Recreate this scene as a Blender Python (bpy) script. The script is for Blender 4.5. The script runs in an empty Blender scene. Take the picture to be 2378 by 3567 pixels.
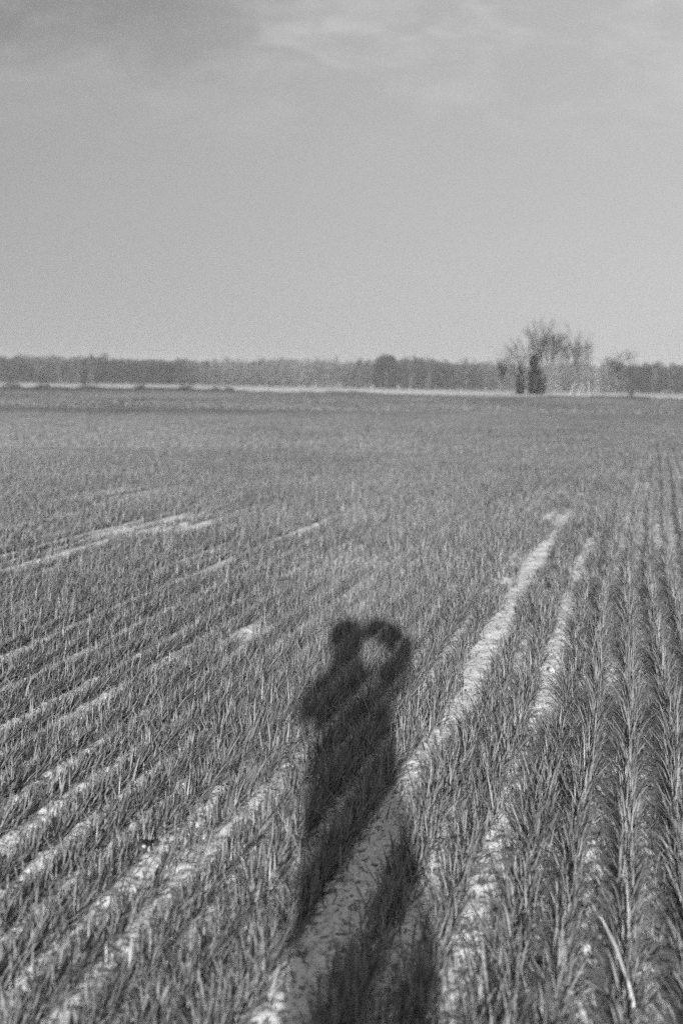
import bpy, bmesh, math, random
import numpy as np
from mathutils import Vector, Matrix

random.seed(7)
rng = np.random.default_rng(11)
sc = bpy.context.scene
COL = sc.collection

# ------------------------------------------------------------------ camera, sky, sun
CAM_H = 1.60
cam_data = bpy.data.cameras.new("camera")
cam_data.sensor_fit = 'VERTICAL'
cam_data.sensor_height = 36.0
cam_data.sensor_width = 24.0
cam_data.lens = 40.0
cam_data.clip_start = 0.02
cam_data.clip_end = 4000
cam_data.dof.use_dof = True
cam_data.dof.focus_distance = 5.6
cam_data.dof.aperture_fstop = 2.0
cam = bpy.data.objects.new("camera", cam_data)
COL.objects.link(cam)
cam.matrix_world = (Matrix.Translation((0, 0, CAM_H))
                    @ Matrix.Rotation(math.radians(90 - 6.37), 4, 'X')
                    @ Matrix.Rotation(math.radians(1.0), 4, 'Z'))
sc.camera = cam

SUN_EL, SUN_AZ = math.radians(12.8), math.radians(0.79)     # the sun stands behind the camera
w = bpy.data.worlds.new("World"); sc.world = w; w.use_nodes = True
nt = w.node_tree; nt.nodes.clear()
N = nt.nodes.new; L = nt.links.new
out = N('ShaderNodeOutputWorld'); bg = N('ShaderNodeBackground'); bg.inputs[1].default_value = 0.10
sky = N('ShaderNodeTexSky'); sky.sky_type = 'NISHITA'; sky.sun_disc = False
sky.sun_elevation = SUN_EL; sky.sun_rotation = math.pi + SUN_AZ
sky.dust_density = 1.5
bw = N('ShaderNodeRGBToBW'); L(sky.outputs[0], bw.inputs[0])
# thin cloud bank: noise on a flat layer overhead (direction divided by height)
tc = N('ShaderNodeTexCoord'); sep = N('ShaderNodeSeparateXYZ'); L(tc.outputs['Generated'], sep.inputs[0])
def M(op, a, b=None, c=None, clamp=False):
    m = N('ShaderNodeMath'); m.operation = op; m.use_clamp = clamp
    for i, v in enumerate((a, b, c)):
        if v is None: continue
        if isinstance(v, (int, float)): m.inputs[i].default_value = v
        else: L(v, m.inputs[i])
    return m.outputs[0]
X, Y, Z = sep.outputs
az = M('MAXIMUM', M('MINIMUM', M('DIVIDE', X, M('MAXIMUM', Y, 0.05)), 0.45), -0.45); el = M('DIVIDE', Z, M('MAXIMUM', Y, 0.05))
comb = N('ShaderNodeCombineXYZ'); L(az, comb.inputs[0]); L(M('MULTIPLY', el, 2.6), comb.inputs[1])
def noise(scale, detail, rough, dist=0.0):
    n = N('ShaderNodeTexNoise'); n.inputs['Scale'].default_value = scale
    n.inputs['Detail'].default_value = detail; n.inputs['Roughness'].default_value = rough
    n.inputs['Distortion'].default_value = dist
    L(comb.outputs[0], n.inputs['Vector']); return n.outputs[0]
n1 = noise(3.0, 6, 0.55, 0.4); n2 = noise(9.0, 5, 0.55, 0.6)
def ss(v, a, b):
    r = N('ShaderNodeMapRange'); r.interpolation_type = 'SMOOTHSTEP'
    L(v, r.inputs[0]); r.inputs[1].default_value = a; r.inputs[2].default_value = b
    return r.outputs[0]
# dark bank: upper left, its lower edge broken by the noise
wob = M('ADD', M('MULTIPLY', M('SUBTRACT', n1, 0.5), 0.14), M('MULTIPLY', M('SUBTRACT', n2, 0.5), 0.07))
elw = M('ADD', el, wob)
edge_r = M('ADD', M('ADD', az, M('MULTIPLY', M('SUBTRACT', n2, 0.5), 0.10)), M('MULTIPLY', el, 0.25))
dark = M('MULTIPLY', ss(elw, 0.235, 0.31), M('SUBTRACT', 1.0, ss(edge_r, -0.10, 0.06)))
# bright lit rims and streaks
streak_line = M('ABSOLUTE', M('SUBTRACT', elw, M('ADD', 0.297, M('MULTIPLY', az, 0.12))))
streak = M('MULTIPLY', M('SUBTRACT', 1.0, ss(streak_line, 0.0, 0.020)), M('MULTIPLY', ss(az, -0.09, -0.02), M('SUBTRACT', 1.0, ss(az, 0.12, 0.2))))
rim = M('MULTIPLY', M('SUBTRACT', 1.0, ss(M('ABSOLUTE', M('ADD', edge_r, 0.02)), 0.0, 0.02)), ss(el, 0.285, 0.315))
n3 = noise(22.0, 6, 0.6, 0.8)
hi = M('MULTIPLY', M('ADD', streak, rim), ss(M('ADD', M('MULTIPLY', n3, 0.5), M('MULTIPLY', n2, 0.5)), 0.40, 0.60))
n3 = noise(22.0, 6, 0.6, 0.8)
soft = M('MULTIPLY', ss(M('ADD', M('MULTIPLY', n2, 0.7), M('MULTIPLY', n3, 0.3)), 0.42, 0.68), ss(el, 0.17, 0.30))
fac = M('ADD', 1.0, M('MULTIPLY', dark, -0.25))
fac = M('ADD', fac, M('MULTIPLY', hi, 0.12))
fac = M('ADD', fac, M('MULTIPLY', soft, 0.17))
fac = M('ADD', fac, M('MULTIPLY', M('SUBTRACT', n1, 0.5), 0.10))
# a veil of high thin cloud evens out the blue and lifts it
veil = M('ADD', M('MULTIPLY', bw.outputs[0], 0.085), 1.60)
veil = M('MULTIPLY', veil, M('ADD', 1.0, M('MULTIPLY', az, 0.50)))
L(M('MULTIPLY', veil, fac), bg.inputs[0]); L(bg.outputs[0], out.inputs[0])

sun_l = bpy.data.lights.new("sun", 'SUN'); sun_l.energy = 4.6; sun_l.angle = math.radians(0.7)
sun_l.color = (1, 1, 1)          # black and white picture: a neutral sun
sun = bpy.data.objects.new("sun", sun_l); COL.objects.link(sun)
d = Vector((math.sin(SUN_AZ) * math.cos(SUN_EL), math.cos(SUN_AZ) * math.cos(SUN_EL), -math.sin(SUN_EL)))
sun.rotation_euler = d.to_track_quat('-Z', 'Y').to_euler(); sun.location = (0, -30, 20)

sc.view_settings.view_transform = 'Standard'; sc.view_settings.look = 'None'
sc.view_settings.gamma = 1; sc.view_settings.use_curve_mapping = False
sc.view_settings.exposure = 1.2
sc.cycles.use_denoising = False
sc.cycles.use_adaptive_sampling = True; sc.cycles.adaptive_threshold = 0.06; sc.cycles.adaptive_min_samples = 16
sc.cycles.max_bounces = 6; sc.cycles.volume_bounces = 1

# ------------------------------------------------------------------ helpers
def vnoise(x, y, seed=0):
    x = np.asarray(x, float); y = np.asarray(y, float)
    xi = np.floor(x).astype(np.int64); yi = np.floor(y).astype(np.int64)
    fx = x - xi; fy = y - yi
    fx = fx * fx * (3 - 2 * fx); fy = fy * fy * (3 - 2 * fy)
    def h(a, b):
        n = (a * 374761393 + b * 668265263 + seed * 982451653) & 0xffffffff
        n = ((n ^ (n >> 13)) * 1274126177) & 0xffffffff
        return ((n ^ (n >> 16)) & 0xffff) / 65535.0
    return ((h(xi, yi) * (1 - fx) + h(xi + 1, yi) * fx) * (1 - fy)
            + (h(xi, yi + 1) * (1 - fx) + h(xi + 1, yi + 1) * fx) * fy)

def mesh_obj(name, V, quads=None, tris=None, mat=None, parent=None, shade=None, smooth=False):
    V = np.asarray(V, np.float32)
    me = bpy.data.meshes.new(name)
    qs = np.zeros((0, 4), np.int32) if quads is None else np.asarray(quads, np.int32).reshape(-1, 4)
    ts = np.zeros((0, 3), np.int32) if tris is None else np.asarray(tris, np.int32).reshape(-1, 3)
    me.vertices.add(len(V)); me.vertices.foreach_set('co', V.ravel())
    nl = len(qs) * 4 + len(ts) * 3
    me.loops.add(nl); me.loops.foreach_set('vertex_index', np.concatenate([qs.ravel(), ts.ravel()]))
    me.polygons.add(len(qs) + len(ts))
    st = np.concatenate([np.arange(len(qs)) * 4, len(qs) * 4 + np.arange(len(ts)) * 3]).astype(np.int32)
    me.polygons.foreach_set('loop_start', st)
    me.update(calc_edges=True)
    if smooth: me.polygons.foreach_set('use_smooth', np.ones(len(qs) + len(ts), bool))
    if shade is not None:
        a = me.attributes.new('shade', 'FLOAT', 'POINT'); a.data.foreach_set('value', np.asarray(shade, np.float32))
    if mat: me.materials.append(mat)
    o = bpy.data.objects.new(name, me); COL.objects.link(o)
    if parent: o.parent = parent
    return o

def tag(o, label=None, cat=None, group=None, kind=None):
    if label: o['label'] = label
    if cat: o['category'] = cat
    if group: o['group'] = group
    if kind: o['kind'] = kind
    return o
def empty(name, loc, rz=0):
    o = bpy.data.objects.new(name, None); COL.objects.link(o); o.location = loc; o.rotation_euler = (0, 0, rz)
    o.empty_display_size = .1
    return o

def mat_new(name):
    m = bpy.data.materials.new(name); m.use_nodes = True
    return m, m.node_tree, m.node_tree.nodes['Principled BSDF']
def plain(name, g, rough=0.7, var=0.3, scale=20, bump=0.0):
    m, t, p = mat_new(name)
    n = t.nodes.new('ShaderNodeTexNoise'); n.inputs['Scale'].default_value = scale; n.inputs['Detail'].default_value = 5
    tc = t.nodes.new('ShaderNodeTexCoord'); t.links.new(tc.outputs['Object'], n.inputs['Vector'])
    r = t.nodes.new('ShaderNodeMapRange'); t.links.new(n.outputs[0], r.inputs[0])
    r.inputs[1].default_value = .3; r.inputs[2].default_value = .7
    r.inputs[3].default_value = g * (1 - var); r.inputs[4].default_value = g * (1 + var)
    t.links.new(r.outputs[0], p.inputs['Base Color']); p.inputs['Roughness'].default_value = rough
    if bump:
        b = t.nodes.new('ShaderNodeBump'); b.inputs['Strength'].default_value = bump; b.inputs['Distance'].default_value = .01
        t.links.new(n.outputs[0], b.inputs['Height']); t.links.new(b.outputs[0], p.inputs['Normal'])
    return m
def shaded(name, lo, hi, rough=.5, transl=.0, spec=.5):
    """base grey runs from lo to hi with the per-leaf 'shade' attribute"""
    m, t, p = mat_new(name)
    a = t.nodes.new('ShaderNodeAttribute'); a.attribute_name = 'shade'
    r = t.nodes.new('ShaderNodeMapRange'); t.links.new(a.outputs['Fac'], r.inputs[0])
    r.inputs[3].default_value = lo; r.inputs[4].default_value = hi
    t.links.new(r.outputs[0], p.inputs['Base Color']); p.inputs['Roughness'].default_value = rough
    p.inputs['Specular IOR Level'].default_value = spec
    if transl:
        tr = t.nodes.new('ShaderNodeBsdfTranslucent'); t.links.new(r.outputs[0], tr.inputs[0])
        mx = t.nodes.new('ShaderNodeMixShader'); mx.inputs[0].default_value = transl
        o = t.nodes['Material Output']
        t.links.new(p.outputs[0], mx.inputs[1]); t.links.new(tr.outputs[0], mx.inputs[2]); t.links.new(mx.outputs[0], o.inputs[0])
    return m

# ------------------------------------------------------------------ the drilled rows
ROW_AZ = math.radians(15.0)
CA, SA = math.cos(ROW_AZ), math.sin(ROW_AZ)
WA = np.array([-5, 2.0, 2.9, 4.4, 5.6, 6.9, 10.5, 14, 22, 40, 400.])
WO = np.array([.04, .05, .03, 0, 0, -.05, -.12, -.10, -.04, 0, 0])
def rowspace(x, y):
    a = x * SA + y * CA
    p = x * CA - y * SA
    p = p - np.interp(a, WA, WO) - 0.02 * (vnoise(a * .35, p * .12, 5) - .5)
    return p, a
known = [.163, -.015, -.194, -.336, -.550, -.712, -.990, -1.150, -1.302, -1.468, -1.640]
rr = [known[0] + .176 * k for k in range(1, 500)][::-1] + known
p_ = known[-1]
k = 0
while p_ > -160:
    k += 1
    p_ -= .176 if k % 11 else .215
    rr.append(p_)
ROWS = np.array(sorted(rr))
ROWS = ROWS + np.where((ROWS > .3) | (ROWS < -1.7), (rng.random(len(ROWS)) - .5) * .03, 0)
MID = (ROWS[1:] + ROWS[:-1]) / 2
GAPW = ROWS[1:] - ROWS[:-1]
def row_of(p):
    i = np.clip(np.searchsorted(MID, p), 0, len(ROWS) - 1)
    return i

def near_fade(x, y):
    r = np.hypot(x, y); return np.clip(1 - (r - 25) / 35, 0, 1)
def ground_z(x, y):
    p, a = rowspace(x, y)
    i = row_of(p); dd = np.abs(p - ROWS[i])
    ridge = -0.016 * np.exp(-(dd / .03) ** 2)
    f = near_fade(x, y)
    c1 = vnoise(x * 22, y * 22, 1); c2 = vnoise(x * 60, y * 60, 2); c3 = vnoise(x * 6, y * 6, 3)
    lump = np.maximum(c1 - .42, 0) ** 1.2 * .022 + (c2 - .5) * .011 + (vnoise(x * 130, y * 130, 8) - .5) * .003 + (c3 - .5) * .014
    r = np.hypot(x, y)
    und = (vnoise(x * .07 + 3.1, y * .05, 4) - .5) * .22 * np.clip((r - 9) / 25, 0, 1)
    und += (vnoise(x * .012 + 7, y * .012, 14) - .5) * .5 * np.clip((r - 60) / 140, 0, 1)
    return (ridge + lump) * f + und

def ground_sheet():
    th = np.radians(np.concatenate([np.arange(-180, -33, 3.0), np.arange(-33, 33, .12), np.arange(33, 180, 3.0)]))
    r = [0.35]
    while r[-1] < 60: r.append(r[-1] * 1.005)
    while r[-1] < 1400: r.append(r[-1] * 1.025)
    r = np.array(r)
    T, R_ = np.meshgrid(th, r)
    x = np.sin(T) * R_; y = np.cos(T) * R_
    z = ground_z(x, y)
    nr, n_t = x.shape
    V = np.stack([x, y, z], -1).reshape(-1, 3)
    idx = np.arange(nr * n_t).reshape(nr, n_t)
    nx = np.roll(idx, -1, axis=1)
    q = np.stack([idx[:-1], nx[:-1], nx[1:], idx[1:]], -1)[:, :, ::-1].reshape(-1, 4)
    V = np.vstack([V, [[0, 0, float(ground_z(np.array(0.), np.array(0.)))]]]); c = len(V) - 1
    t = np.stack([np.full(n_t, c), nx[0], idx[0]], -1)
    return V, q, t

soil, t, p = mat_new('sandy_soil')
tc = t.nodes.new('ShaderNodeTexCoord')
def tn(scale, detail=6, rough=.6):
    n = t.nodes.new('ShaderNodeTexNoise'); n.inputs['Scale'].default_value = scale
    n.inputs['Detail'].default_value = detail; n.inputs['Roughness'].default_value = rough
    t.links.new(tc.outputs['Object'], n.inputs['Vector']); return n.outputs[0]
def tm(op, a, b):
    m = t.nodes.new('ShaderNodeMath'); m.operation = op
    for i, v in enumerate((a, b)):
        if isinstance(v, (int, float)): m.inputs[i].default_value = v
        else: t.links.new(v, m.inputs[i])
    return m.outputs[0]
a1, a2, a3 = tn(2.2), tn(28), tn(140, 3)
sp = t.nodes.new('ShaderNodeMapRange'); t.links.new(tn(55, 2), sp.inputs[0])
sp.inputs[1].default_value = .36; sp.inputs[2].default_value = .46; sp.inputs[3].default_value = .40; sp.inputs[4].default_value = 1
v = tm('ADD',   .55, tm('MULTIPLY', tm('SUBTRACT', a1, .5), .22))
v = tm('ADD', v, tm('MULTIPLY', tm('SUBTRACT', a2, .5), .26))
v = tm('ADD', v, tm('MULTIPLY', tm('SUBTRACT', a3, .5), .20))
v = tm('MULTIPLY', v, sp.outputs[0])
t.links.new(v, p.inputs['Base Color']); p.inputs['Roughness'].default_value = .95; p.inputs['Specular IOR Level'].default_value = .1
bmp = t.nodes.new('ShaderNodeBump'); bmp.inputs['Strength'].default_value = .6; bmp.inputs['Distance'].default_value = .006
t.links.new(tm('ADD', a2, tm('MULTIPLY', a3, .6)), bmp.inputs['Height']); t.links.new(bmp.outputs[0], p.inputs['Normal'])
SOIL = soil
gV, gq, gt = ground_sheet()
g = mesh_obj('ground', gV, gq, gt, soil, smooth=True)
tag(g, 'bare sandy soil of the drilled field running to the horizon', 'ground', kind='structure')

# field edge: a gently wavering line about 208 m out
def edge_y(x): return np.interp(x, [-200, -52, -19, 0, 36, 75, 200], [162, 166, 180, 188, 200, 198, 198]) + 1.6 * (vnoise(x * .05, x * 0, 21) - .5)

# ------------------------------------------------------------------ young wheat
def blade_mesh(P, L_, W_, az, t0, curl, segs, shade):
    n = len(P)
    s = np.linspace(0, 1, segs + 1)
    dx, dy = np.sin(az), np.cos(az)
    pts = np.zeros((n, segs + 1, 3)); pts[:, 0] = P
    for k in range(segs):
        ang = t0 + curl * (k + .5) / segs
        st = L_ / segs
        pts[:, k + 1, 0] = pts[:, k, 0] + np.sin(ang) * dx * st
        pts[:, k + 1, 1] = pts[:, k, 1] + np.sin(ang) * dy * st
        pts[:, k + 1, 2] = pts[:, k, 2] + np.cos(ang) * st
    wd = np.stack([dy, -dx, np.zeros(n)], -1)
    tw = (rng.random(n) - .5) * 1.5
    wd = wd * np.cos(tw)[:, None]; wd[:, 2] = np.sin(tw) * .6
    prof = np.array([.65, 1.0, .9, .6, .3])[:segs] if segs >= 4 else np.array([1.0, .8])[:segs]
    V = np.zeros((n, 2 * segs + 1, 3))
    for k in range(segs):
        o = wd * (W_ * prof[k] * .5)[:, None]
        V[:, 2 * k] = pts[:, k] - o; V[:, 2 * k + 1] = pts[:, k] + o
    V[:, 2 * segs] = pts[:, segs]
    base = (np.arange(n) * (2 * segs + 1))[:, None]
    q = [base + np.array([[2 * k, 2 * k + 1, 2 * k + 3, 2 * k + 2]]) for k in range(segs - 1)]
    q = np.concatenate(q, 0) if q else None
    tr = base + np.array([[2 * segs - 2, 2 * segs - 1, 2 * segs]])
    return V.reshape(-1, 3), q, tr, np.repeat(shade, 2 * segs + 1)

# where the stand failed: (x, y, radius along row, radius across, strength)
BARE = [(-.61, 7.14, .55, .10, 1), (-.25, 12.2, .0, 0, 0), (-2.37, 11.98, .9, .14, 1), (-2.0, 12.05, .6, .12, 1), (-1.9, 13.22, .8, .16, 1),
        (-1.65, 12.44, .7, .14, 1), (-.44, 12.2, .9, .14, 1), (-2.55, 10.41, 1.6, .12, .9), (-.30, 11.53, .35, .1, 1),
        (1.77, 10.43, .8, .16, 1), (2.68, 14.0, 1.2, .2, .9), (1.45, 9.3, .5, .16, .9), (3.6, 18.0, 1.4, .2, .7), (4.78, 21.3, 1.6, .25, .7),
        (-.29, 4.19, .6, .07, .8), (-.48, 3.6, .8, .08, .9), (-.14, 4.75, .4, .07, .8), (1.06, 6.55, .5, .08, .7), (1.21, 6.3, .2, .08, .8),
        (-1.1, 9.6, .6, .1, .8), (.1, 10.2, .6, .1, .6), (-3.4, 16, 1.6, .2, .8), (-1.2, 5.4, .4, .07, .7), (-.9, 6.2, .4, .07, .7)]
for a_, l_, s_ in ((4.6, .40, .6), (5.6, .35, .7), (6.9, .4, .8), (8.2, .5, .7), (9.8, .5, .6), (11.5, .6, .5)):      # second thin strip
    BARE.append((-.443 * CA + a_ * SA, .443 * SA + a_ * CA, l_, .085, s_))
def density(x, y):
    p, a = rowspace(x, y)
    i = row_of(p)
    r = np.hypot(x, y)
    fl = np.clip((r - 6) / 6, 0, 1)
    dn = .42 - .20 * fl + (.95 + .22 * fl) * (vnoise(a * 1.3, ROWS[i] * 6.3, 31) * (1 - fl) + vnoise(a * .42, ROWS[i] * 6.3, 32) * fl) + .25 * (vnoise(x * .5, y * .5, 33) - .5) + .75 * (vnoise(a * 5, ROWS[i] * 7.7, 37) - .5) * (1 - fl * .6)
    # per row vigour
    dn *= .8 + .4 * vnoise(ROWS[i] * 3.1, a * .05, 35)
    for (bx, by, ra, rp, s) in BARE:
        if ra == 0: continue
        bp, ba = rowspace(np.array([bx]), np.array([by]))
        e = ((p - bp[0]) / (rp * 1.35)) ** 2 + ((a - ba[0]) / ra) ** 2
        dn = dn * (1 - s * np.exp(-e * e))
    return dn

def zone(y0, y1, per_m2, segs, wid, lenm, jit):
    area_max = (1.4 + .37 * max(y1, 1)) * 2 * (y1 - y0)
    n = int(area_max * per_m2)
    y = y0 + (y1 - y0) * rng.random(n); hw = 1.4 + .37 * max(y1, 1)
    x = (rng.random(n) * 2 - 1) * hw
    ok = np.abs(x) < 1.4 + .37 * np.maximum(y, 0)
    x, y = x[ok], y[ok]
    p, a = rowspace(x, y); i = row_of(p)
    # snap to the row, and gather blades into plants along it
    sp = .028
    ka = np.floor(a / sp); ph = vnoise(ka * 3.7, i * 5.3, 41)
    anew = (ka + ph) * sp + (rng.random(len(a)) - .5) * .012
    if jit > .02: anew = a
    js = jit * (1 + .35 * np.clip((-p - 1.0) / .5, 0, 1))          # the drill ran rougher on the left
    gaprow = (np.abs(ROWS[i] + .99) < .02) | (np.abs(ROWS[i] + .712) < .02)
    thin = np.clip((a - 11.5) / 7, 0, 1) * np.clip(np.minimum(np.abs(a - 14.2) / .9, np.minimum(np.abs(a - 20.5) / 1.5, np.abs(a - 17.2) / .8)) - .35, 0, 1)
    js = np.where(gaprow, js + .045 * thin * (.5 + vnoise(a * .9, ROWS[i], 53)), js)
    js = np.where(gaprow & (a > 5), js * (1 + 3.2 * vnoise(a * 1.6, ROWS[i] * 9, 51) ** 2), js)      # ragged edges of the open strip
    gap2 = (np.abs(ROWS[i] + .336) < .02) | (np.abs(ROWS[i] + .550) < .02)
    js = np.where(gap2 & (a > 12.5), .05, js)
    near_js = np.interp(a, [2.0, 2.6, 5.0, 6.0], [1., 1., 1., 0]) * ((ROWS[i] < -.5) & (ROWS[i] > -1.2))
    js = js + .008 * near_js
    js = np.where(gap2, np.interp(a, [3.6, 5.2, 6], [.019, .016, 0]) + js * (a > 5.6), js); js = np.where((np.abs(ROWS[i] + .712) < .02) & (a < 4.6), .027, js)
    js = np.where(gap2, js * (1 + 2.0 * vnoise(a * 1.4, ROWS[i] * 4, 52) ** 2), js)
    js = np.where((p > -.9) & (a > 10), np.minimum(js, np.where(gap2 | gaprow, js, .62 * jit)), js)
    scrap = rng.random(len(a)) < .07          # volunteers between the rows
    js = np.where(scrap, .06, js)
    bend = np.interp(a, [2.4, 3.0, 4.4, 5.6], [.0, 1., 1., 0])        # the two rows beside the open strip draw together here
    pn = ROWS[i] + rng.normal(0, 1, len(a)) * js + bend * (np.where(np.abs(ROWS[i] + .99) < .02, .006, 0) - np.where(np.abs(ROWS[i] + .712) < .02, .012, 0))
    dp, da = pn - p, anew - a
    x = x + dp * CA + da * SA; y = y - dp * SA + da * CA
    stray = rng.random(len(x)) < .06
    dd_ = density(x, y)
    ok = dd_ > rng.random(len(x)) * np.where(x < 0, .80, .98)
    ok &= y < edge_y(x)
    x, y, ph, gaprow, r_, scrap, gap2, i = x[ok], y[ok], ph[ok], gaprow[ok], np.hypot(x, y)[ok], scrap[ok], gap2[ok], i[ok]
    n = len(x)
    z = ground_z(x, y) - .004
    Ln = lenm * (.45 + .8 * rng.random(n)) * (.75 + .5 * ph) * (.85 + .35 * vnoise(x * .6, y * .6, 43))
    Ln = np.where(gaprow & (r_ > 4.6) & (r_ < 13), Ln * .64, Ln); Ln = np.where(gap2 & (r_ > 5.0) & (r_ < 13), Ln * .86, Ln)
    Ln = np.where(scrap, Ln * .6, Ln) * (1 - .14 * np.clip(-x - .2, 0, 1))
    Wn = wid * (.7 + .6 * rng.random(n))
    # blades fan out to both sides of the row, few along it
    # the stand lies over: most leaves sweep forward along the row and out to its sides
    swept = rng.random(n) < .80
    side = rng.choice([-1., 1.], n)
    azr = np.where(swept, ROW_AZ * .8 + .22 * np.clip((-x - .2) * .8, 0, 1) + side * np.abs(rng.normal(.45, .42, n)), rng.random(n) * 2 * np.pi)
    t0 = np.where(swept, np.clip(rng.normal(.55, .26, n), .05, 1.2), np.abs(rng.normal(.25, .22, n))); curl = .15 + .9 * rng.random(n) ** 1.4
    low_ = rng.random(n) < .28          # short leaves lying out over the soil
    Ln = np.where(low_, Ln * (.4 + .35 * rng.random(n)), Ln); t0 = np.where(low_, .7 + .6 * rng.random(n), t0); curl = np.where(low_, curl * .6, curl)
    dead = rng.random(n) < .03
    t0 = np.where(dead, t0 + .7, t0); 
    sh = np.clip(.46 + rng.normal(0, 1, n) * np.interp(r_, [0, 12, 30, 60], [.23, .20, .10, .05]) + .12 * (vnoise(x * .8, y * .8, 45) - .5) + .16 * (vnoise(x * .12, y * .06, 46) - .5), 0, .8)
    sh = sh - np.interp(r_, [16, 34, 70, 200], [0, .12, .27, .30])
    sh = np.where(dead & (r_ < 30), .85 + .15 * rng.random(n), sh)
    return blade_mesh(np.stack([x, y, z], -1), Ln, Wn, azr, t0, curl, segs, sh)

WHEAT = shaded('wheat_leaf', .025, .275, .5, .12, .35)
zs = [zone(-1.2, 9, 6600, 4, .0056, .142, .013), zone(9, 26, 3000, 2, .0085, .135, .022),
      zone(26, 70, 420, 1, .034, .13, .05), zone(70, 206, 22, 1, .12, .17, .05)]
Vs, Qs, Ts, Ss, off = [], [], [], [], 0
for V, q, tr, s in zs:
    Vs.append(V); Ss.append(s); Ts.append(tr + off)
    if q is not None: Qs.append(q + off)
    off += len(V)
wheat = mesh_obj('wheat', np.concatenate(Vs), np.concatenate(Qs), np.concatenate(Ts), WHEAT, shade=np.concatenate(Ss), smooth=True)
tag(wheat, 'young winter wheat standing in drilled rows across the whole field', 'wheat', kind='stuff')
del Vs, Qs, Ts, Ss, zs

# crop residue and crumbs of soil on the open strips
def scatter_xy(n, y0, y1):
    u = rng.random(n); y = y0 * (y1 / y0) ** u
    x = (rng.random(n) * 2 - 1) * (1.0 + .37 * y); return x, y
x, y = scatter_xy(34000, 1.2, 14)
z = ground_z(x, y) + .002
n = len(x)
V, q, tr, s = blade_mesh(np.stack([x, y, z], -1), .010 + .040 * rng.random(n) ** 2, .003 + .009 * rng.random(n) ** 2, rng.random(n) * 6.28,
                         1.25 + .3 * rng.random(n), rng.normal(.1, .3, n), 2, rng.random(n))
res = mesh_obj('crop_residue', V, q, tr, shaded('residue', .02, .22, .9))
res.data.attributes.new('shade', 'FLOAT', 'POINT').data.foreach_set('value', s.astype(np.float32))
tag(res, 'dark and pale scraps of old leaf littering the soil between rows', 'litter', kind='stuff')

ICO_V, ICO_T = None, None
bm = bmesh.new(); bmesh.ops.create_icosphere(bm, subdivisions=2, radius=1)
bm.verts.ensure_lookup_table()
ICO_V = np.array([v.co[:] for v in bm.verts]); ICO_T = np.array([[v.index for v in f.verts] for f in bm.faces]); bm.free()
x, y = scatter_xy(9000, 1.4, 13)
VV, TT = [], []
for i in range(len(x)):
    r = .002 + .007 * rng.random() ** 3
    f = 1 + .5 * (rng.random(len(ICO_V)) - .5)
    v_ = ICO_V * f[:, None] * r * np.array([1, 1, .7]) * (1 + .4 * (rng.random(3) - .5))
    VV.append(v_ + np.array([x[i], y[i], float(ground_z(x[i], y[i])) + r * .25])); TT.append(ICO_T + i * len(ICO_V))
o = mesh_obj('soil_crumbs', np.concatenate(VV), None, np.concatenate(TT), plain('crumb_soil', .19, .95, .4, 30))
tag(o, 'loose crumbs of sandy soil lying between the wheat rows', 'soil crumbs', kind='stuff')

# clods and stones one can point at
DARKCLOD = plain('damp_clod', .045, .9, .5, 90, .5); LIGHTSTONE = plain('pale_stone', .30, .8, .15, 60, .3)
def lump(name, x, y, r, mat, label, cat, sq=(1, 1, .75), lift=.35, group=None):
    v_ = ICO_V.copy(); rs = np.random.default_rng(int(abs(x * 997 + y * 131)))
    v_ *= (1 + .45 * (vnoise(v_[:, 0] * 2.1 + x * 9, v_[:, 1] * 2.1 + v_[:, 2] * 1.7, 3) - .5) + .18 * (rs.random(len(v_)) - .5))[:, None]
    v_ = v_ * r * np.array(sq)
    o = mesh_obj(name, v_, None, ICO_T, mat)
    o.location = (x, y, float(ground_z(x, y)) + r * lift); o.rotation_euler = (0, 0, rs.random() * 6)
    tag(o, label, cat, group); return o
lump('soil_clod', -.255, 5.62, .020, DARKCLOD, 'dark clod of earth just left of the shadow elbow', 'clod', lift=2.2)
lump('stone', -.235, 5.66, .011, LIGHTSTONE, 'tiny white stone touching the dark clod left of the shadow', 'stone', lift=4.6)
lump('soil_clod', -.645, 3.67, .018, DARKCLOD, 'dark round clod among the blades left of the shadow, below its waist', 'clod', lift=2.0)
lump('stone', -.640, 3.655, .007, LIGHTSTONE, 'white stone chip on the dark round clod at lower left', 'stone', lift=7.6)
lump('soil_clod', .035, 3.54, .019, LIGHTSTONE, 'pale clod on the shaded sandy strip inside the shadow', 'clod', (1.3, 1, .8))
lump('stone', 1.21, 6.30, .023, LIGHTSTONE, 'bright white stone in the thin strip right of the bare strip', 'stone', (1, 1, .8), .8)
for (x_, y_, r_, lb) in [(.535, 3.44, .019, 'pale clod between the first two rows right of the shadow legs'),
                         (.425, 2.93, .022, 'pale flat clod at the foot of a wheat tuft right of the shadow'),
                         (.33, 3.14, .013, 'small pale clod at the right edge of the shadow'),
                         (-.19, 3.54, .017, 'pale clod at the left edge of the shadow, below the waist'),
                         (.64, 3.05, .018, 'pale clod on the soil left of the bleached leaf'),
                         (.69, 3.22, .015, 'pale clod highest of those beside the bleached leaf')]:
    lump('soil_clod', x_, y_, r_, plain('dry_clod', .24, .9, .2, 70, .4), lb, 'clod', (1.2, 1, .75), .5)

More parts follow.
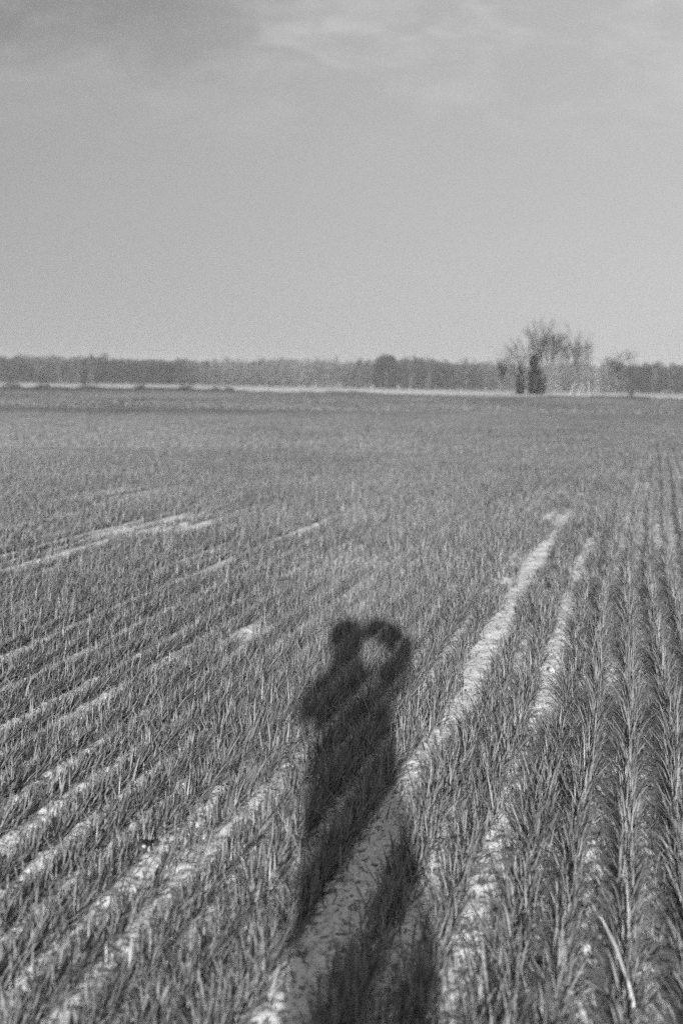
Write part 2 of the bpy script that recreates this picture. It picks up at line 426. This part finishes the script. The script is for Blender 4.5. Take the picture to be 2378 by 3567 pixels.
# bleached dead leaf at lower right
def ribbon(name, pts, widths, mat, parent=None, thick=.0008):
    V, q = [], []
    for i, (pt, wd) in enumerate(zip(pts, widths)):
        pt = Vector(pt)
        side = Vector((1, .1, 0)).normalized() * wd * .5
        up = Vector((0, -.7, .7)) * thick
        V += [pt - side, pt + up + Vector((0, 0, wd * .12)), pt + side, pt - up]
    for i in range(len(pts) - 1):
        for k in range(4):
            q.append([i * 4 + k, i * 4 + (k + 1) % 4, i * 4 + 4 + (k + 1) % 4, i * 4 + 4 + k])
    q.append([0, 1, 2, 3]); e = (len(pts) - 1) * 4; q.append([e, e + 3, e + 2, e + 1])
    return mesh_obj(name, np.array([list(v) for v in V]), q, None, mat, parent, smooth=True)
STRAW = plain('bleached_straw', .38, .6, .12, 40)
dl = empty('dead_leaf', (.775, 2.71, float(ground_z(.775, 2.71))))
ribbon('leaf_blade', [(0, 0, .0), (-.008, .02, .035), (-.016, .03, .07), (-.022, .035, .095), (-.028, .03, .115)], [.005, .012, .014, .010, .003], STRAW, dl)
ribbon('leaf_blade', [(-.012, .06, .07), (-.018, .12, .10), (-.022, .19, .125), (-.030, .25, .14), (-.036, .31, .15)], [.005, .010, .012, .009, .003], STRAW, dl)
tag(dl, 'bleached white dead leaf standing beside a wheat tuft at the lower right', 'dead leaf')

# ------------------------------------------------------------------ meadow beyond the field
yy = []
xs = np.linspace(-560, 560, 281); rows_y = np.concatenate([[0, 2, 6, 14, 30], np.linspace(60, 620, 20)])
XX, RR = np.meshgrid(xs, rows_y); YY = edge_y(XX) + RR
ZZ = ground_z(XX, YY) + .06
idx = np.arange(XX.size).reshape(XX.shape)
q = np.stack([idx[:-1, :-1], idx[:-1, 1:], idx[1:, 1:], idx[1:, :-1]], -1).reshape(-1, 4)
mead = mesh_obj('meadow', np.stack([XX, YY, ZZ], -1).reshape(-1, 3), q, None, plain('bleached_meadow', .27, .9, .25, .15), smooth=True)
tag(mead, 'pale bleached meadow between the wheat field and the wood', 'meadow', kind='structure')
n = 60000
x = (rng.random(n) * 2 - 1) * 150; y = edge_y(x) + .3 + 60 * rng.random(n) ** 2.5
z = ground_z(x, y)
V, qq, tr, s = blade_mesh(np.stack([x, y, z], -1), .25 + .35 * rng.random(n), .10 + .1 * rng.random(n), rng.random(n) * 6.28, .15 * rng.random(n), .4 * rng.random(n), 1, np.clip(rng.normal(.7, .2, n), 0, 1))
o = mesh_obj('dry_grass', V, qq, tr, shaded('dry_grass', .08, .28, .8, .2), shade=s)
tag(o, 'pale dry grass standing along the far edge of the field', 'grass', kind='stuff')
n = 60000      # low dark herbage right along the edge
x = (rng.random(n) * 2 - 1) * 150; y = edge_y(x) - 2.4 + 2.6 * rng.random(n)
amp = np.clip(.25 + .9 * vnoise(x * .12, x * 0 + 3, 61) + .5 * (vnoise(x * .5, x * 0, 62) - .5) - .25 * (x > -15), .12, 1)
z = ground_z(x, y)
V, qq, tr, s = blade_mesh(np.stack([x, y, z], -1), (.18 + .34 * rng.random(n)) * 1.2 * amp, .12 + .1 * rng.random(n), rng.random(n) * 6.28, .3 * rng.random(n), .4 * rng.random(n), 1, rng.random(n))
o = mesh_obj('edge_herbage', V, qq, tr, shaded('herbage', .012, .045, .8), shade=s)
tag(o, 'dark low herbage in a ragged line at the field edge', 'herbage', kind='stuff')

# ------------------------------------------------------------------ trees
def prisms(branches, sides=4):
    V, q = [], []
    for (a, b, ra, rb) in branches:
        d_ = (b - a).normalized(); u = d_.orthogonal().normalized(); v2 = d_.cross(u)
        k0 = len(V)
        for (c, r) in ((a, ra), (b, rb)):
            for k in range(sides):
                an = 2 * math.pi * k / sides
                V.append(c + (u * math.cos(an) + v2 * math.sin(an)) * r)
        for k in range(sides):
            q.append([k0 + k, k0 + (k + 1) % sides, k0 + sides + (k + 1) % sides, k0 + sides + k])
    return np.array([list(v) for v in V]), np.array(q)

def grow(rnd, start, direc, length, radius, depth, out_t, out_b, spread=.5, up=.25, maxd=5, nk=(2, 3), thick=.02):
    p0 = start.copy(); d_ = direc.normalized()
    n = 3 if depth < 3 else 2
    for i in range(n):
        d2 = (d_ + Vector((rnd.gauss(0, .07), rnd.gauss(0, .07), rnd.gauss(up * .15, .05)))).normalized()
        p1 = p0 + d2 * length / n
        r0 = radius * (1 - .45 * i / n); r1 = radius * (1 - .45 * (i + 1) / n)
        (out_t if depth <= 1 else out_b).append((p0, p1, max(r0, thick), max(r1, thick)))
        if depth < maxd and i > 0:
            k = 1
            for _ in range(k):
                sd = (d2 + Vector((rnd.uniform(-1, 1), rnd.uniform(-1, 1), rnd.uniform(-.1, .6))) * spread * 1.3).normalized()
                grow(rnd, p1, sd, length * rnd.uniform(.5, .8), r1 * .55, depth + 1, out_t, out_b, spread, up, maxd, nk, thick)
        p0, d_ = p1, d2
    if depth < maxd:
        for _ in range(rnd.randint(*nk)):
            sd = (d_ + Vector((rnd.uniform(-1, 1), rnd.uniform(-1, 1), rnd.uniform(-.2, .5))) * spread).normalized()
            grow(rnd, p0, sd, length * rnd.uniform(.68, .9), radius * .48, depth + 1, out_t, out_b, spread, up, maxd, nk, thick)

BARK = plain('grey_bark', .10, .9, .4, 3); TWIG = plain('twig_bark', .04, .9, .3, 3); PALEBARK = plain('pale_bark', .26, .9, .25, 3)
DARKBARK = plain('dark_bark', .06, .9, .3, 3)
TS = .77
def bare_tree(x, y, stems, label, seed, bark=BARK, twig=TWIG, maxd=5, spread=.5, thick=.02, cat='tree', group=None):
    rnd = random.Random(seed)
    z = float(ground_z(x, y))
    root = empty('bare_tree', (x, y, z)); ts = TS * {3: 1.04, 12: 1.0}.get(seed, 1); root.scale = (ts, ts, ts)
    T, B = [], []
    for (ox, oy, lx, ly, ln, rad) in stems:
        st = Vector((ox, oy, -.2)); dr = Vector((lx, ly, 1))
        grow(rnd, st, dr, ln, rad, 0, T, B, spread, .25, maxd, (2, 3), thick)
    v_, q_ = prisms(T, 6); mesh_obj('trunk', v_, q_, None, bark, root, smooth=True)
    v_, q_ = prisms(B, 3); mesh_obj('crown', v_, q_, None, twig, root)
    tag(root, label, cat, group)
    return root

CONIFER = shaded('evergreen_leaf', .006, .028, .8, .1); SCRUB = shaded('scrub_leaf', .03, .10, .8, .1)
def leafy(name, x, y, h, w_, label, cat, seed, mat=CONIFER, n=2600, leaf=.22, shape='col', low=.02, bark=DARKBARK, trunk=True, group=None):
    rs = np.random.default_rng(seed)
    root = empty(name, (x, y, float(ground_z(x, y))))
    nc = 26
    cz = low + (1 - low) * rs.random(nc); 
    prof = {'col': lambda s: .55 + .45 * np.sin(np.pi * np.clip(s * .9 + .08, 0, 1)), 'cone': lambda s: 1.05 - .9 * s,
            'round': lambda s: np.sqrt(np.clip(1 - (2 * s - 1) ** 2, .1, 1)), 'top': lambda s: np.where(s < .5, .25 + .5 * s, np.sqrt(np.clip(1 - (2.2 * s - 1.3) ** 2, .12, 1)))}[shape](cz)
    an = rs.random(nc) * 6.28; rad = prof * w_ * .5 * (.35 + .55 * rs.random(nc))
    cen = np.stack([np.cos(an) * rad, np.sin(an) * rad, cz * h], -1); cr = w_ * (.16 + .16 * rs.random(nc)) * (.5 + .5 * prof)
    ci = rs.integers(0, nc, n)
    dv = rs.normal(size=(n, 3)); dv /= np.linalg.norm(dv, axis=1)[:, None]
    P = cen[ci] + dv * (cr[ci] * rs.random(n) ** .4)[:, None] * np.array([1, 1, 1.3])
    P[:, 2] = np.clip(P[:, 2], .05, None)
    u = rs.normal(size=(n, 3)); u /= np.linalg.norm(u, axis=1)[:, None]
    v2 = np.cross(u, rs.normal(size=(n, 3))); v2 /= np.linalg.norm(v2, axis=1)[:, None]
    sz = (leaf * (.5 + rs.random(n)))[:, None]
    V = np.stack([P - u * sz, P + u * sz * .8 + v2 * sz * .4, P + v2 * sz], 1).reshape(-1, 3)
    sh = np.repeat(np.clip(.3 + .5 * rs.random(nc)[ci] + .3 * (rs.random(n) - .5), 0, 1), 3)
    mesh_obj('crown', V, None, np.arange(3 * n).reshape(-1, 3), mat, root, shade=sh)
    if trunk:
        rnd = random.Random(seed); B = []
        p0 = Vector((0, 0, -.2)); r = w_ * .06
        for k in range(5):
            p1 = Vector((rnd.uniform(-.1, .1), rnd.uniform(-.1, .1), h * .85 * (k + 1) / 5)); B.append((p0, p1, r, r * .78)); p0 = p1; r *= .78
            for _ in range(2):
                B.append((p1, p1 + Vector((rnd.uniform(-1, 1), rnd.uniform(-1, 1), rnd.uniform(0, .6))) * w_ * .3, r * .4, r * .15))
        v_, q_ = prisms(B, 5); mesh_obj('trunk', v_, q_, None, bark, root)
    tag(root, label, cat, group)
    return root

D = 214.0
tx = lambda tn_, dist=D: tn_ * dist
bare_tree(tx(.1755), D, [(.4, 0, .10, 0, 5.3, .24), (.9, .4, .30, .1, 5.0, .20), (-.9, .2, -.22, .1, 5.2, .20), (.9, -.3, .50, 0, 4.5, .17), (-1.2, .5, -.42, .2, 4.4, .15), (-.5, -.2, -.06, -.1, 5.5, .20)],
          'tallest bare tree, its wide fan of twigs rising behind the dark evergreens', 3, maxd=4, spread=.30, thick=.017)
bare_tree(tx(.2030), D + 2, [(0, 0, .16, 0, 5.2, .18), (.3, 0, .34, .1, 4.6, .15), (-.2, 0, .02, 0, 4.4, .13)],
          'second bare tree, lower and leaning right beside the tallest one', 12, maxd=4, spread=.28, thick=.014)
bare_tree(tx(.156), D + 1, [(0, 0, -.26, 0, 4.0, .12), (-.4, 0, -.40, .1, 3.2, .09)],
          'slim bare tree leaning left out of the clump of evergreens', 21, maxd=4, spread=.24, thick=.011)
bare_tree(tx(.2475), D + 6, [(0, 0, .0, 0, 3.8, .14), (.3, 0, .2, 0, 3.6, .10), (-.3, 0, -.22, 0, 3.5, .10)],
          'lone small bare tree at the far right, top just over the wood', 33, maxd=4, spread=.26, thick=.011)
bare_tree(tx(.1415), D + 8, [(0, 0, -.08, 0, 3.0, .08), (.2, 0, .12, 0, 2.6, .07)],
          'thin low bare sapling left of the evergreen clump', 41, maxd=4, spread=.26, thick=.011)
# pale leaning stems under the second tree
for i, (tn_, lean, ln, lb) in enumerate([(.1935, .50, 3.6, 'pale bare stem leaning hard right between the evergreens and the second tree'),
                                         (.2015, .28, 3.0, 'pale bare stem leaning right, nearest the foot of the second tree'),
                                         (.2125, -.12, 3.6, 'pale upright stem standing right of the second bare tree')]):
    rnd = random.Random(50 + i); root = empty('dead_tree', (tx(tn_), D - 2, float(ground_z(tx(tn_), D - 2))))
    p0 = Vector((0, 0, -.2)); B = []; r = .13
    for k in range(5):
        p1 = p0 + Vector((lean + rnd.gauss(0, .06), rnd.gauss(0, .1), 1)) * ln / 5; B.append((p0, p1, r, r * .82)); p0 = p1; r *= .82
    v_, q_ = prisms(B, 7); mesh_obj('trunk', v_, q_, None, PALEBARK, root, smooth=True)
    C_ = []
    for k in (2, 3, 4):
        for _ in range(3):
            s_ = B[k][1]; e_ = s_ + Vector((rnd.uniform(-1, 1), rnd.uniform(-1, 1), rnd.uniform(.4, 1.2))) * .8
            C_.append((s_, e_, .04, .02)); C_.append((e_, e_ + Vector((rnd.uniform(-.4, .4), rnd.uniform(-.4, .4), .6)), .02, .012))
    v_, q_ = prisms(C_, 3); mesh_obj('crown', v_, q_, None, TWIG, root)
    tag(root, lb, 'dead tree')
leafy('evergreen_tree', tx(.1650), D - 3, 7.2, 3.1, 'taller dark evergreen standing in front of the tallest bare tree', 'evergreen', 17, n=4200, leaf=.20, shape='col', low=.04)
leafy('evergreen_tree', tx(.1520), D - 3, 5.4, 1.5, 'narrow dark evergreen, left one of the pair at the bare trees', 'evergreen', 6, n=1500, leaf=.16)
leafy('bush', tx(.1690), D - 4, 3.0, 1.8, 'black round bush hugging the right foot of the taller evergreen', 'bush', 7, n=1500, leaf=.15, shape='round')
leafy('bush', tx(.1505), D - 5, 2.5, 1.7, 'dark round bush at the foot of the narrow evergreen', 'bush', 8, n=1200, leaf=.15, shape='round')
leafy('bush', tx(.1760), D + 1, 4.2, 1.5, 'loose grey thicket bush right of the taller evergreen', 'bush', 9, SCRUB, n=700, leaf=.14)
leafy('bush', tx(.2475), D - 3, 1.5, 1.6, 'small dark bush under the lone small bare tree', 'bush', 10, SCRUB, n=500, leaf=.15, shape='round')
# low dark shrubs along the field edge, left half
for i, (px_t, h_, w_, lb) in enumerate([(-.290, 1.3, 5.0, 'low dark shrub at the field edge, outermost at the left margin'),
                                        (-.262, 1.0, 4.0, 'low dark shrub at the field edge, second from the left margin'),
                                        (-.222, .7, 5.0, 'flat dark shrub at the field edge under the highest left treetops'),
                                        (-.178, 1.1, 3.6, 'rounded dark shrub at the field edge left of the dark patch of wood'),
                                        (-.137, 1.0, 4.2, 'widest dark shrub at the field edge, near the middle of the left half'),
                                        (-.112, .9, 2.4, 'small dark shrub, left of two close together at the field edge'),
                                        (-.100, 1.0, 2.6, 'small dark shrub, right of two close together at the field edge')]):
    yb = float(edge_y(np.array(px_t * 165))) - .6; h_ *= .45; w_ *= .6
    leafy('shrub', px_t * yb, yb, h_, w_, lb, 'shrub', 70 + i, SCRUB, n=700, leaf=.16, shape='round', low=.1, trunk=True)

# the far wood, one mass
FY0, FY1 = 600., 670.
def wood():
    n = 3000
    x = (rng.random(n) * 2 - 1) * 520; y = FY0 + (FY1 - FY0) * rng.random(n) ** 1.3
    h = np.interp(x, [-180, -60, 60], [9.2, 10.4, 11.8]) + 3.0 * vnoise(x * .03, y * .02, 81) + 2.2 * vnoise(x * .09, y * .04, 84) - .6 + 1.6 * rng.random(n) ** 2 + 2.4 * rng.random(n) ** 9 - 1.6 * (y < FY0 + 6)
    kind = np.clip(1.5 * (vnoise(x * .045, y * .02, 82) - .5) + .5 + .45 * (rng.random(n) - .5), 0, 1)
    VV, TT, SS = [], [], []
    off = 0
    m = 95
    N_ = n * m
    ti = np.repeat(np.arange(n), m)
    s = rng.random(N_) ** .75
    cw = 1.5 + 2.6 * rng.random(n)
    prof = np.sin(np.pi * np.clip(.12 + .8 * s, 0, 1)) + .25
    an = rng.random(N_) * 6.28; rd = cw[ti] * prof * np.sqrt(rng.random(N_))
    P = np.stack([x[ti] + np.cos(an) * rd, y[ti] + np.sin(an) * rd, s * h[ti]], -1)
    # long thin twigs: upward pointing slivers
    u = np.stack([rng.normal(0, .35, N_), rng.normal(0, .35, N_), np.ones(N_)], -1) * (.5 + .9 * rng.random(N_))[:, None]
    wv = rng.normal(size=(N_, 3)) * np.array([1, 1, .3]); wv /= np.linalg.norm(wv, axis=1)[:, None]
    sz = (.12 + .22 * rng.random(N_))[:, None] * (1 + 1.6 * (1 - kind[ti]))[:, None]
    V = np.stack([P - wv * sz, P + wv * sz, P + u], 1).reshape(-1, 3)
    sh = np.repeat(np.clip(kind[ti] * .8 + .25 * (rng.random(N_) - .5), 0, 1), 3)
    T = np.arange(3 * N_).reshape(-1, 3)
    # trunks
    k = np.arange(n); r = .13 + .1 * rng.random(n); top = h * .8
    tv = []
    for j in range(3):
        a_ = 2 * math.pi * j / 3
        tv.append(np.stack([x + math.cos(a_) * r, y + math.sin(a_) * r, x * 0 - .5], -1))
    tv.append(np.stack([x + rng.normal(0, .3, n), y, top], -1))
    tv = np.stack(tv, 1).reshape(-1, 3); b = (np.arange(n) * 4)[:, None] + 3 * N_
    tt = np.concatenate([b + np.array([[0, 1, 3]]), b + np.array([[1, 2, 3]]), b + np.array([[2, 0, 3]])])
    return np.vstack([V, tv]), np.vstack([T, tt]), np.concatenate([sh, np.repeat(.1 + .35 * rng.random(n), 4)])
WOOD = shaded('winter_wood', .007, .092, .9)
V, T, S = wood()
o = mesh_obj('far_wood', V, None, T, WOOD, shade=S)
tag(o, 'far leafless wood forming an even dark band along the horizon', 'wood', kind='stuff')
del V, T, S

# trees of the wood that stand out
wd = 597.0
leafy('evergreen_tree', .0369 * wd, wd - 2, 16.8, 12.0, 'dark broad evergreen with a flat top rising over the middle of the wood', 'evergreen', 90, n=7000, leaf=.55, shape='col')
leafy('evergreen_tree', -.1570 * wd, wd, 11.6, 7.5, 'dark evergreen filling the wood front in the left half, top level with it', 'evergreen', 91, n=3000, leaf=.4, shape='col')
leafy('evergreen_tree', -.2640 * wd, wd - 1, 4.6, 6.0, 'low dark evergreen at the foot of the wood near the left margin', 'evergreen', 92, n=1800, leaf=.35, shape='round')
for i, (tn_, h_, w_, lb) in enumerate([(-.2660, 12.9, 4.5, 'leafless treetop just over the wood nearest the left margin'),
                                       (-.2480, 13.2, 3.5, 'small leafless treetop over the wood, second from the left margin'),
                                       (-.2320, 13.6, 7.0, 'broad leafless treetop, highest in the left part of the wood'),
                                       (-.2200, 13.5, 6.0, 'leafless treetop on the right shoulder of the highest left one'),
                                       (-.0210, 13.6, 6.5, 'round leafless treetop, left of three bumps in the middle of the wood'),
                                       (-.0050, 13.9, 6.0, 'round leafless treetop, middle one of three bumps in mid wood'),
                                       (.0140, 13.4, 5.0, 'leafless treetop just left of the dark flat topped evergreen'),
                                       (.0590, 12.9, 5.0, 'leafless treetop first to the right of the flat topped evergreen'),
                                       (.0740, 13.3, 5.5, 'leafless treetop second to the right of the flat topped evergreen'),
                                       (.1060, 13.9, 4.0, 'pointed leafless treetop midway between flat topped evergreen and bare trees'),
                                       (.2700, 12.6, 3.5, 'dark treetop breaking the line of the wood near the right margin')]):
    leafy('leafless_tree', tn_ * wd, wd + 1, h_ * 1.2 + float(np.interp(tn_, [-.3, -.1, .1], [-2.6, -1.2, 0])) - .6, w_ * 1.15, lb, 'tree', 100 + i, WOOD, n=1700, leaf=.28, shape='top', low=.1)

# ------------------------------------------------------------------ the photographer, standing behind the camera, casts the shadow
def skin_chain(name, verts, edges, mat, parent=None, sub=2):
    """verts: (x, y, z, rx, ry)"""
    me = bpy.data.meshes.new(name); me.from_pydata([v[:3] for v in verts], edges, []); me.materials.append(mat)
    o = bpy.data.objects.new(name, me); COL.objects.link(o)
    if parent: o.parent = parent
    o.modifiers.new('skin', 'SKIN')
    sv = me.skin_vertices[0].data
    for i, v in enumerate(verts):
        sv[i].radius = (v[3], v[4]); sv[i].use_root = (i == 0)
    s = o.modifiers.new('sub', 'SUBSURF'); s.levels = sub; s.render_levels = sub
    return o
SKIN = plain('skin', .38, .55, .06, 30); CLOTH = plain('coat_cloth', .07, .95, .2, 60, .3); TROUS = plain('trouser_cloth', .05, .95, .2, 60, .3)
HAIR = plain('hair', .04, .7, .3, 90, .6); LEATHER = plain('boot_leather', .05, .5, .2, 40); BLACK = plain('camera_body', .02, .45, .2, 60); METAL = plain('camera_metal', .35, .3, .1, 60)
gz = float(ground_z(0., -.2))
B0 = (.02, -.16)
per = empty('person', (0, 0, 0))
# body: one continuous surface, pelvis first
bv = [(.02, -.17, .98, .13, .10), (.01, -.165, 1.12, .12, .10), (.0, -.16, 1.26, .135, .11), (-.02, -.155, 1.38, .12, .09), (-.045, -.14, 1.50, .052, .052), (-.05, -.125, 1.56, .056, .06),
      (-.05, -.115, 1.635, .076, .092), (-.05, -.12, 1.70, .072, .088), (-.05, -.125, 1.735, .04, .05),
      # right arm raised (7..)
      (.12, -.155, 1.385, .062, .06), (.205, -.11, 1.44, .05, .05), (.315, -.02, 1.575, .044, .044), (.20, -.02, 1.685, .036, .036), (.055, -.045, 1.705, .028, .028),
      # left arm
      (-.15, -.155, 1.375, .062, .06), (-.215, -.11, 1.31, .052, .05), (-.245, -.02, 1.235, .044, .044), (-.13, .04, 1.37, .036, .036), (-.045, -.02, 1.475, .028, .028),
      # legs
      (-.075, -.17, .88, .095, .10), (-.085, -.15, .52, .062, .066), (-.09, -.18, .12, .042, .046), (-.09, -.06, .04, .04, .035),
      (.115, -.17, .88, .095, .10), (.135, -.15, .52, .062, .066), (.15, -.18, .12, .042, .046), (.16, -.06, .04, .04, .035)]
be = [(0, 1), (1, 2), (2, 3), (3, 4), (4, 5), (5, 6), (6, 7), (7, 8), (3, 9), (9, 10), (10, 11), (11, 12), (12, 13), (3, 14), (14, 15), (15, 16), (16, 17), (17, 18),
      (0, 19), (19, 20), (20, 21), (21, 22), (0, 23), (23, 24), (24, 25), (25, 26)]
body = skin_chain('body', bv, be, SKIN, per)
# coat: torso, sleeves and a skirt that reaches mid thigh
def loft(name, rings, mat, parent, n=28):
    V, q = [], []
    for (cx, cy, cz, rx, ry) in rings:
        for k in range(n):
            a_ = 2 * math.pi * k / n
            f = 1 + .02 * math.sin(5 * a_ + cz * 9)
            V.append((cx + rx * f * math.cos(a_), cy + ry * f * math.sin(a_), cz))
    for i in range(len(rings) - 1):
        for k in range(n):
            q.append([i * n + k, i * n + (k + 1) % n, (i + 1) * n + (k + 1) % n, (i + 1) * n + k])
    o = mesh_obj(name, V, q, None, mat, parent, smooth=True)
    s = o.modifiers.new('thick', 'SOLIDIFY'); s.thickness = .006
    return o
loft('coat', [(.045, -.16, .56, .195, .15), (.045, -.16, .70, .20, .155), (.035, -.16, .84, .20, .15), (.01, -.16, .98, .187, .14), (.005, -.16, 1.10, .185, .135), (.003, -.16, 1.22, .185, .14),
              (0, -.16, 1.32, .19, .135), (-.005, -.16, 1.40, .175, .115), (-.02, -.155, 1.46, .12, .085), (-.04, -.15, 1.50, .098, .082), (-.048, -.14, 1.56, .092, .084), (-.048, -.135, 1.60, .088, .086)], CLOTH, per)
skin_chain('sleeve', [(.12, -.155, 1.375, .11, .10), (.205, -.11, 1.45, .108, .10), (.318, -.03, 1.585, .096, .09), (.19, -.02, 1.668, .108, .10), (.05, -.045, 1.712, .085, .08)], [(0, 1), (1, 2), (2, 3), (3, 4)], CLOTH, per)
skin_chain('sleeve', [(-.15, -.155, 1.375, .10, .09), (-.18, -.11, 1.33, .085, .08), (-.195, -.03, 1.27, .075, .072), (-.13, .03, 1.38, .066, .062), (-.07, .0, 1.455, .056, .052)], [(0, 1), (1, 2), (2, 3), (3, 4)], CLOTH, per)
skin_chain('trousers', [(.02, -.17, .90, .14, .11), (-.075, -.17, .80, .11, .11), (-.085, -.15, .50, .085, .085), (-.09, -.18, .12, .07, .07), (.115, -.17, .80, .11, .11), (.135, -.15, .50, .085, .085), (.15, -.18, .12, .07, .07)],
           [(0, 1), (1, 2), (2, 3), (0, 4), (4, 5), (5, 6)], TROUS, per)
for sx in (-.09, .155):
    skin_chain('boot', [(sx, -.20, .05, .05, .05), (sx, -.13, .05, .05, .045), (sx, -.04, .04, .045, .035), (sx, -.185, .16, .052, .052)], [(0, 1), (1, 2), (0, 3)], LEATHER, per)
# hair: a shell over the skull, open at the face; nose and ears
hv = []; hq = []
na, nb = 24, 10
for j in range(nb + 1):
    for i in range(na):
        ph_ = j / nb * math.radians(118); a_ = 2 * math.pi * i / na
        front = max(0, math.sin(a_)); ph2 = ph_ * (1 - .48 * front ** 1.5)
        r_ = 1 + .03 * math.sin(9 * a_ + 3 * j)
        bx_ = lambda q_: math.copysign(abs(q_) ** .80, q_)
        hv.append((-.05 + .104 * r_ * bx_(math.sin(ph2)) * math.cos(a_), -.125 + .105 * r_ * math.sin(ph2) * math.sin(a_), 1.655 + .108 * r_ * bx_(math.cos(ph2))))
for j in range(nb):
    for i in range(na): hq.append([j * na + i, j * na + (i + 1) % na, (j + 1) * na + (i + 1) % na, (j + 1) * na + i])
ho = mesh_obj('hair', hv, hq, None, HAIR, per, smooth=True); sm = ho.modifiers.new('t', 'SOLIDIFY'); sm.thickness = .012
skin_chain('nose', [(-.05, -.035, 1.665, .008, .008), (-.05, -.018, 1.63, .012, .012), (-.05, -.03, 1.62, .013, .010)], [(0, 1), (1, 2)], SKIN, per)
for s in (-1, 1):
    skin_chain('ear', [(-.05 + s * .078, -.12, 1.665, .008, .016), (-.05 + s * .084, -.125, 1.64, .008, .014), (-.05 + s * .078, -.12, 1.62, .007, .010)], [(0, 1), (1, 2)], SKIN, per)
# hands: palm and five separate fingers each, closed on the camera
def hand(wx, wy, wz, vx, vy, vz, ux, uy, uz):
    W_, Vd, U = Vector((wx, wy, wz)), Vector((vx, vy, vz)).normalized(), Vector((ux, uy, uz)).normalized()
    Nn = Vd.cross(U)
    pm = W_ + Vd * .07
    verts = [tuple(W_) + (.024, .02), tuple(W_ + Vd * .04) + (.034, .017), tuple(pm) + (.036, .015)]; edges = [(0, 1), (1, 2)]
    o = skin_chain('hand', verts, edges, SKIN, per)
    for k, ln in enumerate((.070, .078, .072, .056)):
        s_ = pm + U * (.030 - .020 * k); c = []
        dirv = Vd.copy(); p_0 = s_
        c.append(tuple(p_0 - Vd * .01) + (.0085, .0085))
        for m_ in range(3):
            dirv = (dirv + Nn * .45).normalized(); p_0 = p_0 + dirv * ln * (.45, .32, .23)[m_]; c.append(tuple(p_0) + (.0085 - .001 * m_,) * 2)
        skin_chain('finger', c, [(0, 1), (1, 2), (2, 3)], SKIN, per, 1)
    s_ = W_ + Vd * .02 + U * .02
    c = [tuple(s_) + (.011, .011)]
    for m_, dv_ in enumerate((U * .9 + Vd * .5, U * .5 + Vd * .8 + Nn * .5, Vd + Nn * .7)):
        s_ = s_ + dv_.normalized() * (.03, .028, .022)[m_]; c.append(tuple(s_) + (.010 - .001 * m_,) * 2)
    skin_chain('thumb', c, [(0, 1), (1, 2), (2, 3)], SKIN, per, 1)
hand(.055, -.045, 1.70, -1, .0, -.35, 0, -.1, -1)
hand(-.045, -.02, 1.475, .35, -.1, 1, 1, 0, 0)
tag(per, 'person in a dark coat, right elbow raised, whose shadow lies on the wheat', 'person')

# the film camera held upright at the face, right behind the point of view
def box(bm_, c, s, bev=.003):
    r = bmesh.ops.create_cube(bm_, size=1); vs = r['verts']
    for v_ in vs: v_.co = Vector((c[0] + v_.co.x * s[0], c[1] + v_.co.y * s[1], c[2] + v_.co.z * s[2]))
    es = list({e for v_ in vs for e in v_.link_edges})
    bmesh.ops.bevel(bm_, geom=es, offset=bev, segments=2, affect='EDGES')
def bm_obj(name, bm_, mat, parent):
    me = bpy.data.meshes.new(name); bm_.to_mesh(me); bm_.free(); me.materials.append(mat)
    o = bpy.data.objects.new(name, me); COL.objects.link(o); o.parent = parent; return o
fc = empty('film_camera', (0, -.075, 1.60))
b_ = bmesh.new(); box(b_, (0, 0, 0), (.088, .034, .142)); box(b_, (-.052, 0, 0), (.022, .034, .05), .004); bm_obj('camera_body', b_, BLACK, fc)
b_ = bmesh.new()
r = bmesh.ops.create_cone(b_, cap_ends=True, segments=40, radius1=.031, radius2=.029, depth=.046, matrix=Matrix.Translation((0, .040, 0)) @ Matrix.Rotation(-math.pi / 2, 4, 'X'))
bm_obj('lens', b_, BLACK, fc)
b_ = bmesh.new(); bmesh.ops.create_cone(b_, cap_ends=True, segments=20, radius1=.009, radius2=.008, depth=.008, matrix=Matrix.Translation((-.048, 0, .055)) @ Matrix.Rotation(math.pi / 2, 4, 'Y')); bm_obj('shutter_dial', b_, METAL, fc)
tag(fc, 'black film camera with round lens held upright at the face of the person', 'camera')

# ------------------------------------------------------------------ haze
HAZE = True
if HAZE:
    hb = bmesh.new(); bmesh.ops.create_cube(hb, size=1)
    me = bpy.data.meshes.new('haze'); hb.to_mesh(me); hb.free()
    hz = bpy.data.objects.new('haze', me); COL.objects.link(hz)
    hz.scale = (2900, 2900, 25); hz.location = (0, 0, 25 / 2 - 1.9)
    m = bpy.data.materials.new('haze'); m.use_nodes = True; m.node_tree.nodes.clear()
    oo = m.node_tree.nodes.new('ShaderNodeOutputMaterial'); pv = m.node_tree.nodes.new('ShaderNodeVolumePrincipled')
    pv.inputs['Density'].default_value = .0002; pv.inputs['Color'].default_value = (.9, .9, .9, 1)
    m.node_tree.links.new(pv.outputs[0], oo.inputs['Volume']); me.materials.append(m)
    tag(hz, 'thin pale haze over the whole field and wood', 'haze', kind='stuff')
